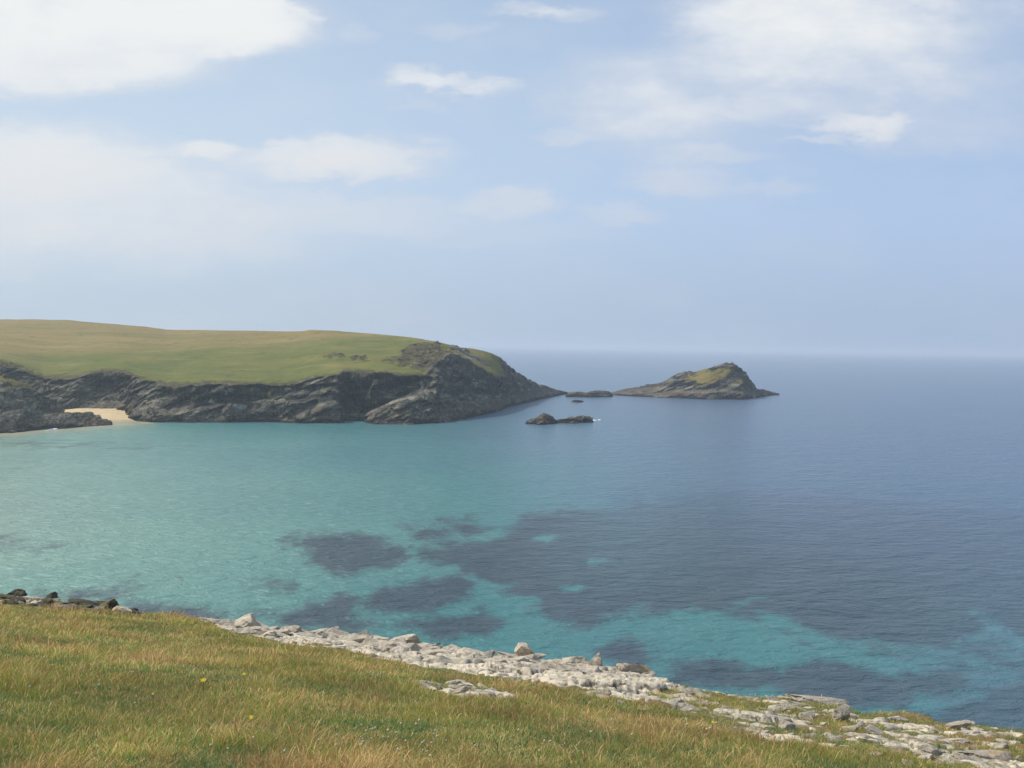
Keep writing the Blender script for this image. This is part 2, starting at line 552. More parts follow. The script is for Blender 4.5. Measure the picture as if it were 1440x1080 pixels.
def make_headland():
    P = Prof(head_rows, True)
    Ys = np.concatenate([np.arange(370, 380, 2.0), np.arange(380, 436, 3.0), np.arange(436, 520, .42), np.arange(520, 600, .9),
                         np.arange(600, 700, 1.8), np.arange(700, 800, 3.0), np.arange(800, 1300, 12.0)])
    t0, t1 = t_of(-260, 590), t_of(804, 560)
    T, YY = polar_grid(t0, t1, 1250, Ys)
    # coast wobble
    X = T * YY
    wob = fbm(X * .045, YY * .02, None, 4, 5) * 5.5 + fbm(X * .16, YY * .1, None, 3, 9) * 3.2
    Yk, zk = P.knots(T)
    nose0 = sstep(t_of(500, 560), t_of(640, 560), T)
    zg = 36 * np.clip((YY - Yk[..., 1]) / np.maximum(Yk[..., 4] - Yk[..., 1], 1), 0, 1) * .7
    wob += nose0 * (fbm((X + zg * .9) * .05, YY * .012, None, 3, 301, ridged=True) * 7.5 - 2.0) * sstep(t_of(790, 560), t_of(740, 560), T)
    near = np.exp(-np.maximum(YY - Yk[..., 4], 0) / 40.)
    narrow = sstep(t_of(800, 560), t_of(700, 560), T)
    far = sstep(Yk[..., 6] + 400, Yk[..., 6], YY)
    Z, idx = P.height(T, YY + wob * near * (.25 + .75 * narrow))
    # gentle rounding: blur rows beyond the cliff edge
    rockm = 1 - sstep(3.7, 4.35, idx)
    # right-hand nose: rocky all over
    nose = sstep(t_of(690, 560), t_of(725, 560), T)
    rockm = np.maximum(rockm, nose * sstep(0, 1, idx))
    # crags among the turf below the summit of the nose
    cr = fbm(X * .07, YY * .05, None, 4, 31)
    pxc, pyc = proj(X, YY, Z)
    crag = np.exp(-(((pxc - 612) / 45.) ** 2 + ((pyc - 506) / 24.) ** 2)) * 1.4 + .8 * np.exp(-(((pxc - 505) / 70.) ** 2 + ((pyc - 505) / 12.) ** 2))
    cragm = sstep(.45, .8, crag + cr * .7) * (1 - rockm) * sstep(6.3, 5.8, idx)
    turf = 1 - rockm - cragm * .52
    # hummocks of turf
    hum = fbm(X * .03, YY * .02, None, 4, 41) * 1.6 * sstep(4.2, 5.0, idx) * sstep(6.2, 5.4, idx)
    Z = Z + hum + cragm * fbm(X * .2, YY * .2, None, 3, 6) * 2.5
    # heath above, green turf below
    bx = np.array([-300, 0, 120, 200, 300, 400, 470, 560, 640, 900]); by = np.array([506, 503, 498, 491, 489, 484, 474, 474, 470, 470])
    line = np.interp(pxc, bx, by)
    tan = sstep(7, -9, pyc - line + fbm(X * .012, YY * .02, None, 3, 77) * 6)
    # grassy tops of the right side
    gt = poly_sd(pxc, pyc, [(612, 486), (640, 489), (668, 494), (690, 502), (702, 510), (708, 522), (704, 532), (690, 527), (664, 512), (640, 502)])
    turf = np.maximum(turf * (1 - nose), sstep(-2, 4, gt + 3 * fbm(X * .1, YY * .1, None, 3, 3)))
    dk = sstep(-3, 2, poly_sd(pxc, pyc, [(628, 487), (650, 491), (670, 499), (690, 512), (680, 512), (655, 500), (635, 492)]))
    turf = turf - .9 * dk
    tan = np.maximum(tan, .35 * sstep(590, 640, pxc))
    X2, Y2, Z2 = displaced(T, YY, Z, rockm * sstep(-2.5, 1.0, Z) * (.35 + .65 * narrow) * (1 - .35 * nose) + cragm * .7, 1.25, 2)
    pq = proj(X2, Y2, Z2)
    pale = np.zeros_like(Z)
    for (a_, b_, c_, d_) in ((325, 548, 4, 2.5), (487, 546, 3.5, 2.5), (318, 552, 2, 2), (400, 571, 9, 3), (300, 565, 8, 2), (340, 572, 9, 3), (470, 573, 8, 3)):
        pale = np.maximum(pale, (.9 if d_ < 2.6 else .4) * sstep(1.6, .3, ((pq[0] - a_) / c_) ** 2 + ((pq[1] - b_) / d_) ** 2 + .8 * n_p(X2, Y2, Z2)))
    V = np.stack([X2, Y2, Z2], -1).reshape(-1, 3)
    o = mesh_np('headland', V, grid_faces(*T.shape), M_HEAD, attrs={'turf': turf.ravel(), 'tan': tan.ravel(), 'pale': pale.ravel()})
    tag(o, kind='structure')
    return o


def simple_land(name, sil, foot, depth, t_pad=2.0, dY=.6, nc=200, ledge=None, turf_fn=None, amp=1.0, seed=0, fq=1.0, front=.45, back_len=None, power=.75):
    """rock mass standing in the sea: silhouette and waterline in direction space at its own distance"""
    sp = np.array(sil, float); fp = np.array(foot, float)
    pxs = np.linspace(sp[0, 0], sp[-1, 0], 60)
    rows = []
    for i, px in enumerate(pxs):
        fy = np.interp(px, fp[:, 0], fp[:, 1]); sy = np.interp(px, sp[:, 0], sp[:, 1])
        Y0 = seaY(px, fy)
        e = min(1.0, (fy - sy) / 18.0)
        D = depth * max(.25, e ** .7)
        Yc = Y0 + D * front
        zc = z_at(px, sy, Yc)
        zc = max(zc, .2)
        k = [(Y0 - 2, -1.5), (Y0, 0), (Y0 + D * .06, zc * .18), (Y0 + D * .18, zc * (.26 if ledge else .4)), (Y0 + D * .28, zc * (.62 if ledge else .68)), (Y0 + D * front, zc),
             (Y0 + D * (front + .15), zc * .8), (Y0 + D, -3)]
        rows.append((t_of(px, fy), k))
    P = Prof(rows)
    Ymin, Ymax = P.Y.min() - 6, P.Y.max() + 4
    Ys = np.arange(Ymin, Ymax, dY)
    padt = t_pad / F
    T, YY = polar_grid(P.t[0] - padt, P.t[-1] + padt, nc, Ys)
    X = T * YY
    sc = 12.0 / max(depth, 4)
    wob = fbm(X * .09 * sc, YY * .06 * sc, None, 4, 5 + seed) * depth * .07
    Z, idx = P.height(T, YY + wob)
    endf = np.minimum(sstep(P.t[0] - padt, P.t[0] + 4 / F, T), sstep(P.t[-1] + padt, P.t[-1] - 3 / F, T))
    Z = Z * endf - 3 * (1 - endf)
    pxc, pyc = proj(X, YY, Z)
    turf = turf_fn(pxc, pyc, X, YY, Z, idx) if turf_fn else np.zeros_like(Z)
    X2, Y2, Z2 = displaced(T, YY, Z, sstep(-2.0, .8, Z) * (1 - .7 * np.clip(turf, 0, 1)), amp, seed, fq)
    V = np.stack([X2, Y2, Z2], -1).reshape(-1, 3)
    c = V.mean(0); c[2] = 0
    o = mesh_np(name, V - c, grid_faces(*T.shape), M_HEAD, attrs={'turf': turf.ravel(), 'tan': (turf * 1.1).ravel()})
    o.location = c
    return o


make_headland()

# near-left dark rock mass in front of the cove, and its low reef
def near_turf(px, py, X, Y, Z, idx):
    return sstep(4.3, 5.0, idx) * sstep(12, 16, Z) + .0 * X


o = simple_land('cliff_spur', [(-260, 505), (-100, 515), (-30, 527), (0, 530), (20, 534), (38, 543), (55, 552), (66, 561), (74, 568), (81, 577), (86, 583)],
                [(-260, 618), (-60, 612), (0, 609), (30, 607), (60, 602), (90, 590)], 52, nc=420, dY=.5, turf_fn=near_turf, amp=1.0, seed=40, front=.5)
tag(o, 'dark grassy-topped cliff spur at the left edge, in front of the sandy cove', 'cliff')
o = simple_land('rock_reef', [(8, 597), (22, 588), (40, 582), (62, 584), (80, 583), (92, 581.5), (108, 580), (122, 580.5), (134, 585), (142, 590), (152, 594), (158, 597)],
                [(8, 610), (40, 606), (62, 604.5), (90, 603), (110, 601), (140, 599), (158, 598)], 20, nc=260, dY=.3, amp=.6, seed=50, fq=2.2)
tag(o, 'low dark rock reef at the water, across the front of the sandy beach', 'reef')

# the islet beyond the point
def chick_turf(px, py, X, Y, Z, idx):
    a = poly_sd(px, py, [(955, 532), (975, 524), (1000, 519), (1020, 513), (1034, 512), (1036, 520), (1026, 530), (1045, 536), (1020, 541), (985, 541), (962, 540)])
    return sstep(-6, 9, a + 10 * fbm(X * .12, Y * .12, Z * .1, 4, 8))


o = simple_land('islet', [(855, 554), (866, 551.5), (888, 547), (905, 543.5), (925, 540), (937, 535), (950, 527.5), (960, 524.5), (975, 523), (990, 519.5), (1004, 516), (1018, 511.5), (1030, 510.5), (1035, 513), (1040, 519), (1049, 525), (1054, 533), (1057, 540), (1064, 546), (1074, 549.5), (1084, 551.5), (1097, 555)],
                [(855, 555.5), (900, 558), (950, 560), (1000, 562), (1045, 562.5), (1070, 559), (1085, 556.5), (1098, 555.8)], 62, nc=520, dY=.6, ledge=True, turf_fn=chick_turf, amp=.95, seed=60, fq=1.5)
tag(o, 'wedge-shaped rocky islet with a yellow-green top, standing offshore of the point', 'islet')
o = simple_land('skerry', [(793, 556), (799, 552.5), (812, 551), (822, 552.5), (830, 551), (842, 549.5), (854, 550.5), (863, 555)],
                [(793, 558.2), (830, 559), (863, 558)], 22, nc=160, dY=.3, amp=.5, seed=70, fq=3.5)
tag(o, 'low flat skerry in the gap between the point and the islet', 'rock')
o = simple_land('skerry', [(801, 564.3), (808, 562.2), (816, 562.6), (823, 564.6)], [(801, 565), (812, 566), (823, 565)], 8, nc=60, dY=.3, amp=.1, seed=75, fq=3.5)
tag(o, 'tiny half-submerged rock just in front of the low flat skerry', 'rock')
o = simple_land('sea_rock', [(736, 595), (744, 591), (752, 588.5), (758, 584.5), (766, 582), (772, 584.5), (778, 589), (784, 593.5)],
                [(736, 596), (760, 597.5), (784, 596)], 15, nc=150, dY=.2, amp=.5, seed=80, fq=3.5)
tag(o, 'small peaked dark rock in open water off the headland', 'rock')
o = simple_land('sea_rock', [(778, 593.5), (788, 590), (798, 587.5), (808, 587), (818, 584.5), (827, 585), (832, 588.5), (835, 592.5)],
                [(778, 595), (806, 595.5), (835, 593.8)], 13, nc=150, dY=.2, amp=.45, seed=90, fq=3.5)
tag(o, 'flat-topped dark rock beside the small peaked rock, with white foam at its end', 'rock')

# beach ------------------------------------------------------------
t = np.linspace(t_of(-60, 590), t_of(212, 592), 200); Ys = np.linspace(395, 496, 150)
T, YY = np.meshgrid(t, Ys); X = T * YY
pxs = 720 + F * T
edge = np.interp(pxs, [-60, 60, 110, 150, 170, 195, 215], [460, 446, 434, 432, 435, 442, 448]) + fbm(X * .05, YY * .05, None, 2, 4) * 1.5
Z = np.clip((YY - edge) * .08, -1.5, 3.0) + fbm(X * .1, YY * .1, None, 3, 9) * .05
V = np.stack([X, YY, Z], -1).reshape(-1, 3)
tag(mesh_np('beach', V, grid_faces(*T.shape), M_SAND), kind='structure')

# sea ---------------------------------------------------------------
WEED = [
    [(385, 772), (420, 758), (465, 750), (520, 750), (535, 758), (560, 768), (588, 785), (575, 798), (520, 802), (485, 813), (462, 806), (450, 790), (425, 778)],
    [(562, 742), (600, 734), (660, 733), (703, 737), (690, 746), (650, 750), (630, 756), (590, 752)],
    [(592, 763), (640, 757), (700, 750), (725, 728), (780, 715), (840, 712), (868, 720), (900, 702), (960, 690), (1060, 684), (1180, 690), (1300, 704), (1440, 726), (1800, 800),
     (1900, 890), (1460, 888), (1425, 905), (1400, 885), (1375, 870), (1372, 885), (1350, 905), (1330, 918), (1260, 913), (1200, 902), (1160, 884), (1110, 868), (1050, 864), (1000, 858), (960, 860), (900, 866), (850, 876), (800, 884), (765, 870), (748, 852), (720, 842), (690, 832), (668, 816), (655, 803), (620, 795), (595, 785)],
    [(535, 832), (560, 818), (600, 810), (640, 808), (668, 818), (664, 838), (630, 850), (600, 868), (555, 870), (520, 858)],
    [(330, 872), (400, 862), (430, 846), (480, 838), (525, 846), (505, 862), (560, 880), (500, 890), (400, 885)],
    [(560, 880), (600, 872), (640, 868), (680, 856), (712, 874), (690, 900), (600, 900)],
    [(838, 915), (870, 902), (905, 904), (918, 925), (925, 960), (860, 935)],
    [(930, 934), (1000, 929), (1060, 940), (1110, 944), (1150, 930), (1200, 930), (1260, 938), (1340, 944), (1372, 952), (1362, 975), (1300, 980), (1270, 995), (1200, 1000), (1120, 985), (1090, 970), (940, 965)],
    [(1365, 985), (1400, 962), (1440, 945), (1500, 930), (1800, 900), (1800, 1300), (1300, 1150), (1310, 1012), (1345, 1005)],
    [(355, 829), (378, 821), (414, 821), (408, 829), (372, 834)],
    [(60, 835), (110, 828), (150, 824), (196, 817), (192, 826), (165, 834), (110, 842)],
    [(170, 846), (220, 847), (260, 852), (310, 860), (300, 878), (200, 870)],
]
GAPS = [(766, 753, 22, 4), (842, 788, 14, 4), (1050, 839, 14, 4), (735, 844, 20, 5), (812, 828, 22, 4), (590, 803, 60, 5), (700, 820, 14, 3)]
FAINT = [([(0, 620), (80, 617), (200, 622), (275, 626), (200, 633), (60, 632), (0, 630)], .40), ([(-200, 745), (30, 748), (70, 752), (105, 762), (60, 775), (-200, 775)], .40),
         ([(290, 660), (310, 656), (322, 662), (305, 670)], .30), ([(225, 812), (240, 808), (252, 812), (238, 817)], .45), ([(425, 826), (445, 823), (462, 828), (445, 832)], .4),
         ([(1080, 880), (1200, 895), (1340, 905), (1450, 890), (1700, 900), (1700, 980), (1420, 950), (1360, 945), (1250, 925), (1130, 912)], .42), ([(1350, 900), (1460, 900), (1460, 960), (1360, 980)], .47),
          ([(-50, 652), (60, 648), (62, 656), (-50, 660)], .25)]


def make_sea():
    pyv = np.concatenate([np.array([]), np.arange(1250, 700, -4), np.arange(700, 560, -2.5), np.arange(560, 500, -2), ])
    # distances derived from a steady decrease in viewing angle so that the sheet is finer near the shore
    Yv = H / ((pyv - 486) / F)
    Yv = np.concatenate([[-60000, -8000, -900, -200, 0, 20, 45], Yv[(Yv > 61) & (Yv < 2200)], [2400, 3000, 4500, 7500, 14000, 30000, 60000]])
    tv = np.linspace(-.75, .75, 620)
    # rows become wide straight lines; columns fan out
    T, YY = np.meshgrid(tv, Yv)
    width = np.maximum(np.abs(YY), 80)
    X = T * width
    lo = YY <= 60
    # outer wings
    X[:, 0] = -np.maximum(60000, 1); X[:, -1] = 60000
    Z = np.zeros_like(X)
    px, py = proj(X, np.maximum(YY, 61), Z)
    # wobble the lookups with world-space noise so outlines are ragged
    s = np.clip(YY / 150., .5, 20)
    px_w = px + fbm(X / 7., YY / 16., None, 5, 61, gain=.62) * 34
    py_w = py + fbm(X / 7. + 40, YY / 16. + 7, None, 5, 71, gain=.62) * 13 * np.clip(200 / np.maximum(YY, 60), .25, 1)
    weed = np.full(X.shape, -40.0)
    for P in WEED:
        sd = poly_sd(px_w, py_w, P)
        weed = np.maximum(weed, sd)
    weed = np.clip(.5 + weed / 34., 0, 1)
    for (gx, gy, rx, ry) in GAPS:
        g = np.exp(-(((px_w - gx) / (rx * 1.2)) ** 2 + ((py_w - gy) / (ry * 1.1)) ** 2))
        weed = weed * (1 - .85 * g)
    for P, v in FAINT:
        weed = np.maximum(weed, v * sstep(-5, 3, poly_sd(px_w, py_w, P)))
    # dark band far right is deeper water rather than weed
    side = sstep(740, 900, px)
    soft = 1 - side * (1 - np.interp(py, [670, 700, 740, 800, 860], [.0, .38, .66, .88, 1.0]))
    soft *= 1 - .3 * sstep(1150, 1440, px)
    weed = np.where((px > 860) & (py > 640) & (py < 760), np.maximum(weed, .55 * sstep(-60, 10, poly_sd(px, py, WEED[2]))), weed)
    # shallow field
    gx = np.array([-200, 0, 150, 300, 450, 600, 750, 900, 1100, 1600])
    rows = {485: [.0] * 10, 560: [.1, .1, .1, .1, .1, .1, .05, 0, 0, 0], 598: [.75, .75, .72, .52, .45, .36, .20, .1, .02, 0],
            625: [.90, .86, .74, .60, .52, .44, .27, .12, .02, 0], 680: [.95, .90, .80, .66, .58, .50, .38, .2, .04, 0],
            740: [.95, .90, .80, .70, .62, .54, .45, .28, .10, .0], 800: [.88, .82, .76, .68, .60, .54, .50, .4, .25, .1],
            860: [.75, .74, .70, .62, .56, .52, .5, .46, .38, .25], 1000: [.6, .6, .6, .55, .5, .5, .5, .45, .40, .35]}
    ky = sorted(rows)
    tab = np.array([np.interp(px.ravel(), gx, rows[k]) for k in ky]).reshape(len(ky), *px.shape)
    pyc = np.clip(py, ky[0], ky[-1]); sh = np.zeros_like(px)
    for i in range(len(ky) - 1):
        a, b = ky[i], ky[i + 1]
        mk = (pyc >= a) & (pyc <= b); f = (pyc - a) / (b - a)
        sh = np.where(mk, tab[i] * (1 - f) + tab[i + 1] * f, sh)
    sh += fbm(X / 60., YY / 60., None, 3, 15) * .05
    sh = np.where(YY < 61, .4, sh)
    teal = sstep(780, 860, py) * sstep(350, 700, px) * .75
    sh = sh * (1 - .45 * sstep(1150, 1400, px)); teal = teal * (1 - .5 * sstep(1150, 1400, px))
    murk = .95 * np.exp(-np.maximum(0, -poly_sd(px, py, [(-60, 608), (20, 612), (60, 606), (110, 603), (160, 598), (200, 595), (215, 594), (190, 590), (80, 590), (-60, 600)])) / 4.0)
    murk = np.where(YY < 300, 0, murk)
    weed = np.where(YY < 61, 0, weed)
    V = np.stack([X, YY, Z], -1).reshape(-1, 3)
    o = mesh_np('sea', V, grid_faces(*X.shape), M_SEA, attrs={'weed': weed.ravel(), 'shallow': sh.ravel(), 'teal': teal.ravel(), 'murk': murk.ravel(), 'soft': soft.ravel()})
    tag(o, kind='structure')


make_sea()


def foam_patch(name, px, py, w, h, label):
    c = sea(np.float64(px), np.float64(py))
    s = c[1] / F
    n = 26
    P = [(0, 0, .35)]
    F3 = []
    for ring, (rr, zz) in enumerate(((.55, .30), (1.0, .02))):
        for i in range(n):
            a = 2 * math.pi * i / n
            k = rr * (1 + .35 * math.sin(3 * a + ring) + .2 * math.sin(7 * a))
            P.append((math.cos(a) * w * s * k, math.sin(a) * h * k, zz + .12 * math.sin(5 * a)))
    F3 = np.array([(0, 1 + i, 1 + (i + 1) % n) for i in range(n)])
    F4 = np.array([(1 + i, 1 + n + i, 1 + n + (i + 1) % n, 1 + (i + 1) % n) for i in range(n)])
    P = np.array(P); P[1:, 2] = np.maximum(P[1:, 2], .03)
    o = mesh_np(name, P, [F3, F4], M_FOAM)
    o.location = c
    tag(o, label, 'foam', kind='stuff')


foam_patch('foam', 835.5, 591.5, 2.6, 2.0, 'white foam breaking at the end of the flat-topped sea rock')
foam_patch('foam', 843, 591, 2.2, .9, 'white foam breaking at the end of the flat-topped sea rock')
foam_patch('foam', 75.5, 604, 1.6, 5.0, 'small white wave splash against the low dark reef')

# ------------------------------------------------------------------ foreground cliff top
SLX, SLY, EYE = .0875, .267, 1.6
SIL = [(-300, 800), (-100, 818), (0, 838), (60, 846), (190, 862), (250, 868), (290, 876), (330, 885), (450, 895), (560, 908), (650, 922), (760, 934), (840, 944), (900, 956), (940, 962),
       (1000, 974), (1060, 979), (1160, 985), (1210, 1002), (1280, 1003), (1320, 1016), (1400, 1024), (1440, 1030), (1600, 1045), (1900, 1080)]
_sp = ray(np.array([p[0] for p in SIL]), np.array([p[1] for p in SIL], float))
_st = _sp[:, 0] / _sp[:, 1]; _sv = -_sp[:, 2] / _sp[:, 1]
_sY = np.clip(EYE / np.maximum(_sv - SLY - SLX * _st, .02), 18, 60)


def g_low(x, y):
    near = np.clip(np.hypot(x, y) / 12., .15, 1)
    return (fbm(x / 9., y / 9., None, 3, 101) * .22 + fbm(x / 2.2, y / 2.2, None, 3, 111) * .07) * near


def ground_plane(x, y):
    return H - EYE - SLY * np.where(y > 0, y, y * .5) - SLX * x + g_low(x, y)


ROCKZONES = [
    ([(285, 868), (330, 868), (450, 880), (560, 890), (650, 905), (760, 915), (840, 925), (935, 945), (960, 965), (900, 985), (830, 975), (700, 960), (640, 950), (560, 938), (480, 915), (400, 908), (350, 893), (300, 882)], 1.0),
    ([(575, 955), (640, 955), (700, 968), (745, 975), (700, 985), (640, 980), (590, 968)], .8),
    ([(420, 925), (470, 930), (570, 950), (520, 952), (440, 938)], .45),
    ([(790, 962), (860, 955), (940, 962), (1060, 972), (1160, 972), (1220, 995), (1320, 1005), (1460, 1020), (1700, 1060), (1700, 1200), (1400, 1110), (1270, 1085), (1180, 1062), (1100, 1050), (1020, 1035), (960, 1012), (900, 1000), (850, 990), (800, 975)], .57),
    ([(-100, 822), (0, 826), (60, 835), (190, 856), (200, 866), (60, 850), (0, 843), (-100, 838)], .55),
    ([(0, 862), (50, 864), (55, 874), (0, 876)], .45),
]


def stone_mask(x, y, z):
    px, py = proj(x, np.maximum(y, 2.0), z)
    m = np.zeros_like(x)
    wx = fbm(x / 1.8, y / 1.8, None, 3, 201) * 12
    for P, v in ROCKZONES:
        m = np.maximum(m, v * sstep(-8, 8, poly_sd(px + wx, py + wx * .4, P)))
    return np.where(y < 5, 0, m)


def make_ground():
    tv = np.concatenate([np.linspace(-3.2, -.78, 30)[:-1], np.linspace(-.78, .78, 1150), np.linspace(.78, 3.2, 30)[1:]])
    Ys = np.concatenate([[-60, -30, -15, -6, -2, 0, 1.5, 3, 4], np.arange(4.5, 15, .06), np.arange(15, 50, .11), np.arange(50, 130, 2.0)])
    T, YY = np.meshgrid(tv, Ys)
    X = T * np.maximum(YY, 12 + .0 * YY)
    T2 = X / np.maximum(YY, 12)
    Ye = np.interp(T2, _st, _sY)
    Z = ground_plane(X, YY)
    st = stone_mask(X, YY, Z)
    over = YY - Ye - fbm(X / 2.5, YY / 2.5, None, 3, 55) * 1.0
    # crunchy bedrock
    a = math.radians(20)
    sx = X * math.cos(a) + YY * math.sin(a); sy = -X * math.sin(a) + YY * math.cos(a)
    rr = fbm(sx / 1.6, sy / .7, None, 5, 131, ridged=True, gain=.6)
    bl = fbm(sx / .5, sy / .4, None, 3, 141)
    turfy = sstep(-.12, .14, fbm(X / 1.3, YY / 1.3, None, 4, 151) + (.62 - st) * 1.4)
    stn = np.where(st > .9, st, st * (1 - turfy * .95))
    wx = fbm(X / .5, YY / .5, None, 2, 171) * .25
    c1, e1 = cells(sx / 1.5 + wx, sy / .8 + wx, 5); c2, e2 = cells(sx / .5 + wx, sy / .32 - wx, 15)
    gap = np.maximum(sstep(.16, .02, e1), .8 * sstep(.15, .02, e2))
    blk = c1 * .15 + c2 * .09 - .03 * gap - .07 * sstep(.14, 0, e1) - .05 * sstep(.16, 0, e2)
    Z = Z + stn * (blk + rr * .09 + bl * .05 - .06)
    cl = sstep(.3, 1.6, over)
    drop = np.clip(over - .3, 0, None)
    drop = drop * 1.1 + np.maximum(drop - 3, 0) * .9
    Z = Z - drop + cl * (fbm(X / 3., YY / 3., Z / 2., 4, 161, ridged=True) * .7)
    Z = np.maximum(Z, -3 + .0 * Z)
    stn = np.maximum(stn, sstep(.2, 1.5, over))
    V = np.stack([X, YY, Z], -1).reshape(-1, 3)
    o = mesh_np('ground', V, grid_faces(*X.shape), M_GROUND, attrs={'stone': stn.ravel(), 'gap': gap.ravel()})
    tag(o, kind='structure')


make_ground()


def hit(px, py):
    """ground point seen in direction px,py: march on the smooth cliff top"""
    d = ray(np.float64(px), np.float64(py)); d = d / d[1]
    Y = np.arange(4, 60, .05)
    x = d[0] * Y; z = H + d[2] * Y
    g = ground_plane(x, Y)
    k = np.argmax(z < g)
    if not (z < g).any():
        k = len(Y) - 1
    ye = np.interp(d[0], _st, _sY)
    y = min(Y[k], ye + .4)
    x = d[0] * y
    return np.array([x, y, float(ground_plane(np.array([x]), np.array([y]))[0])])


# boulders ------------------------------------------------------------
def rock_mesh(seed, elong=(1, 1, 1), sub=5, cuts=14):
    import bmesh
    bm = bmesh.new(); bmesh.ops.create_icosphere(bm, subdivisions=sub, radius=1.0)
    V = np.array([v.co[:] for v in bm.verts]); Fa = np.array([[v.index for v in f.verts] for f in bm.faces]); bm.free()
    r = np.random.default_rng(seed)
    for i in range(cuts):
        n = r.normal(size=3); n /= np.linalg.norm(n)
        d = r.uniform(.42, .82)
        s = V @ n - d
        V = V - np.where(s > 0, s, 0)[:, None] * n * .97
    # layered ledges
    lay = V[:, 2] + .25 * V[:, 0]
    V[:, :2] *= (1 + .07 * np.sign(np.sin(lay * 11 + seed)) * (np.abs(V[:, 2]) < .7))[:, None]
    n = fbm(V[:, 0] * 2.2 + seed, V[:, 1] * 2.2, V[:, 2] * 2.2, 5, seed, ridged=True, gain=.55)
    V = V * (1 + .19 * n)[:, None]
    n = fbm(V[:, 0] * 7 + seed, V[:, 1] * 7, V[:, 2] * 9, 3, seed + 5)
    V = V * (1 + .085 * n)[:, None]
    for i in range(9):
        q = r.normal(size=3); q /= np.linalg.norm(q)
        s = V @ q - np.quantile(V @ q, r.uniform(.80, .95))
        V = V - np.where(s > 0, s, 0)[:, None] * q * .93
    V[:, 2] = np.maximum(V[:, 2], -.55)
    V *= np.array(elong)
    return V, Fa


BASE = []
for i in range(12):
    el = [(1.25, .85, .75), (1, 1, .8), (1.5, .8, .6), (1.1, .9, 1.0)][i % 4]
    BASE.append(rock_mesh(300 + i * 7, el, 5, 10 + i % 5))
_cache = {}


def boulder(pos, size, mat, label, group=None, variant=0, rz=0.0, sc=(1, 1, 1), sink=.05, name='boulder', tilt=0.0):
    key = (variant, mat.name)
    if key not in _cache:
        V, Fa = BASE[variant]
        o = mesh_np(name, V, Fa, mat); _cache[key] = o.data
        me = o.data; bpy.data.objects.remove(o)
    o = bpy.data.objects.new(name, _cache[key]); COL.objects.link(o)
    o.location = (pos[0], pos[1], pos[2] + size * (.5 - sink) * sc[2])
    o.rotation_euler = (tilt * .5, tilt, rz)
    o.scale = (size * sc[0], size * sc[1], size * sc[2])
    tag(o, label, 'rock', group)
    return o


def put(px, py, wpx, mat, label, **kw):
    p = hit(px, py)
    s = wpx * p[1] / F / 2.3
    return boulder(p, s, mat, label, **kw)


# singled-out boulders
put(897, 951, 60, M_OCHRE, 'blocky cream boulder with an orange-tinged top, at the right-hand tip of the white rock band', variant=0, rz=.3, sc=(1.1, .8, .85))
put(838, 938, 40, M_OCHRE, 'squarish pinkish boulder perched right beside the tallest mound of the white rock band', variant=3, rz=1.1, sc=(1, .9, 1.1), sink=-.15)
put(802, 936, 46, M_PALE, 'tall rounded cream boulder forming the highest mound of the white rock band', variant=1, rz=.4, sc=(1.2, .9, .9), sink=.1)
put(740, 932, 50, M_PALE, 'knobbly white boulder left of the highest mound of the rock band', variant=7, rz=2.0)
put(510, 903, 40, M_OCHRE, 'small boulder with a rusty top rising from the middle of the white rock band', variant=11, rz=.5, sc=(1, 1, .8))
put(345, 880, 62, M_PALE, 'bright white boulder at the left-hand start of the rock band, by the brown grass', variant=5, rz=.2, sc=(1, 1, .8))
put(1150, 990, 70, M_GREY, 'long low pale slab on the cliff edge, right of centre, above the dark water', variant=2, rz=-.1, sc=(1.2, 1, .55), sink=.25)
put(1185, 1015, 42, M_GREY, 'angular grey rock with a dark crack, between the long slab and the grassy hollow', variant=4, rz=.7)
put(1345, 1026, 42, M_PALE, 'pale slab tilted upwards to the right at the cliff edge', variant=6, rz=.1, sc=(1.2, .8, .6), tilt=-.3)
put(1385, 1070, 84, M_OCHRE, 'large white lichened boulder with an orange patch in the bottom right corner', variant=2, rz=.2, sc=(1.0, 1, .55), sink=.2)
put(1310, 1066, 50, M_GREY, 'grey-white rock just left of the big lichened boulder in the bottom right corner', variant=9, rz=.9, sc=(1, 1, .8))
put(72, 849, 28, M_DARK, 'dark pointed rock with an ochre face, standing highest in the left rock outcrop', variant=3, rz=.9, sc=(1, .8, 1.15))
put(22, 842, 34, M_DARK, 'blackish rock at the very left of the left rock outcrop', variant=1, rz=.3)
put(45, 847, 40, M_PALE, 'flat white rock in front of the dark pointed one in the left rock outcrop', variant=2, rz=.1, sc=(1, .8, .6))
put(110, 856, 46, M_DARK, 'broad dark mossy rock in the middle of the left rock outcrop', variant=6, rz=.2, sc=(1.1, .9, .7))
put(152, 861, 38, M_DARK, 'dark ridge of rock sloping up to the right in the left rock outcrop', variant=4, rz=.3, sc=(1.1, .8, .8), tilt=-.3)
put(168, 864, 34, M_PALE, 'beige rounded rock under the dark sloping ridge of the left outcrop', variant=10, rz=.3, sc=(1, .8, .8))
put(187, 864, 20, M_DARK, 'small dark upright rock at the right end of the left outcrop', variant=5, rz=.3, sc=(.8, .8, 1.1))

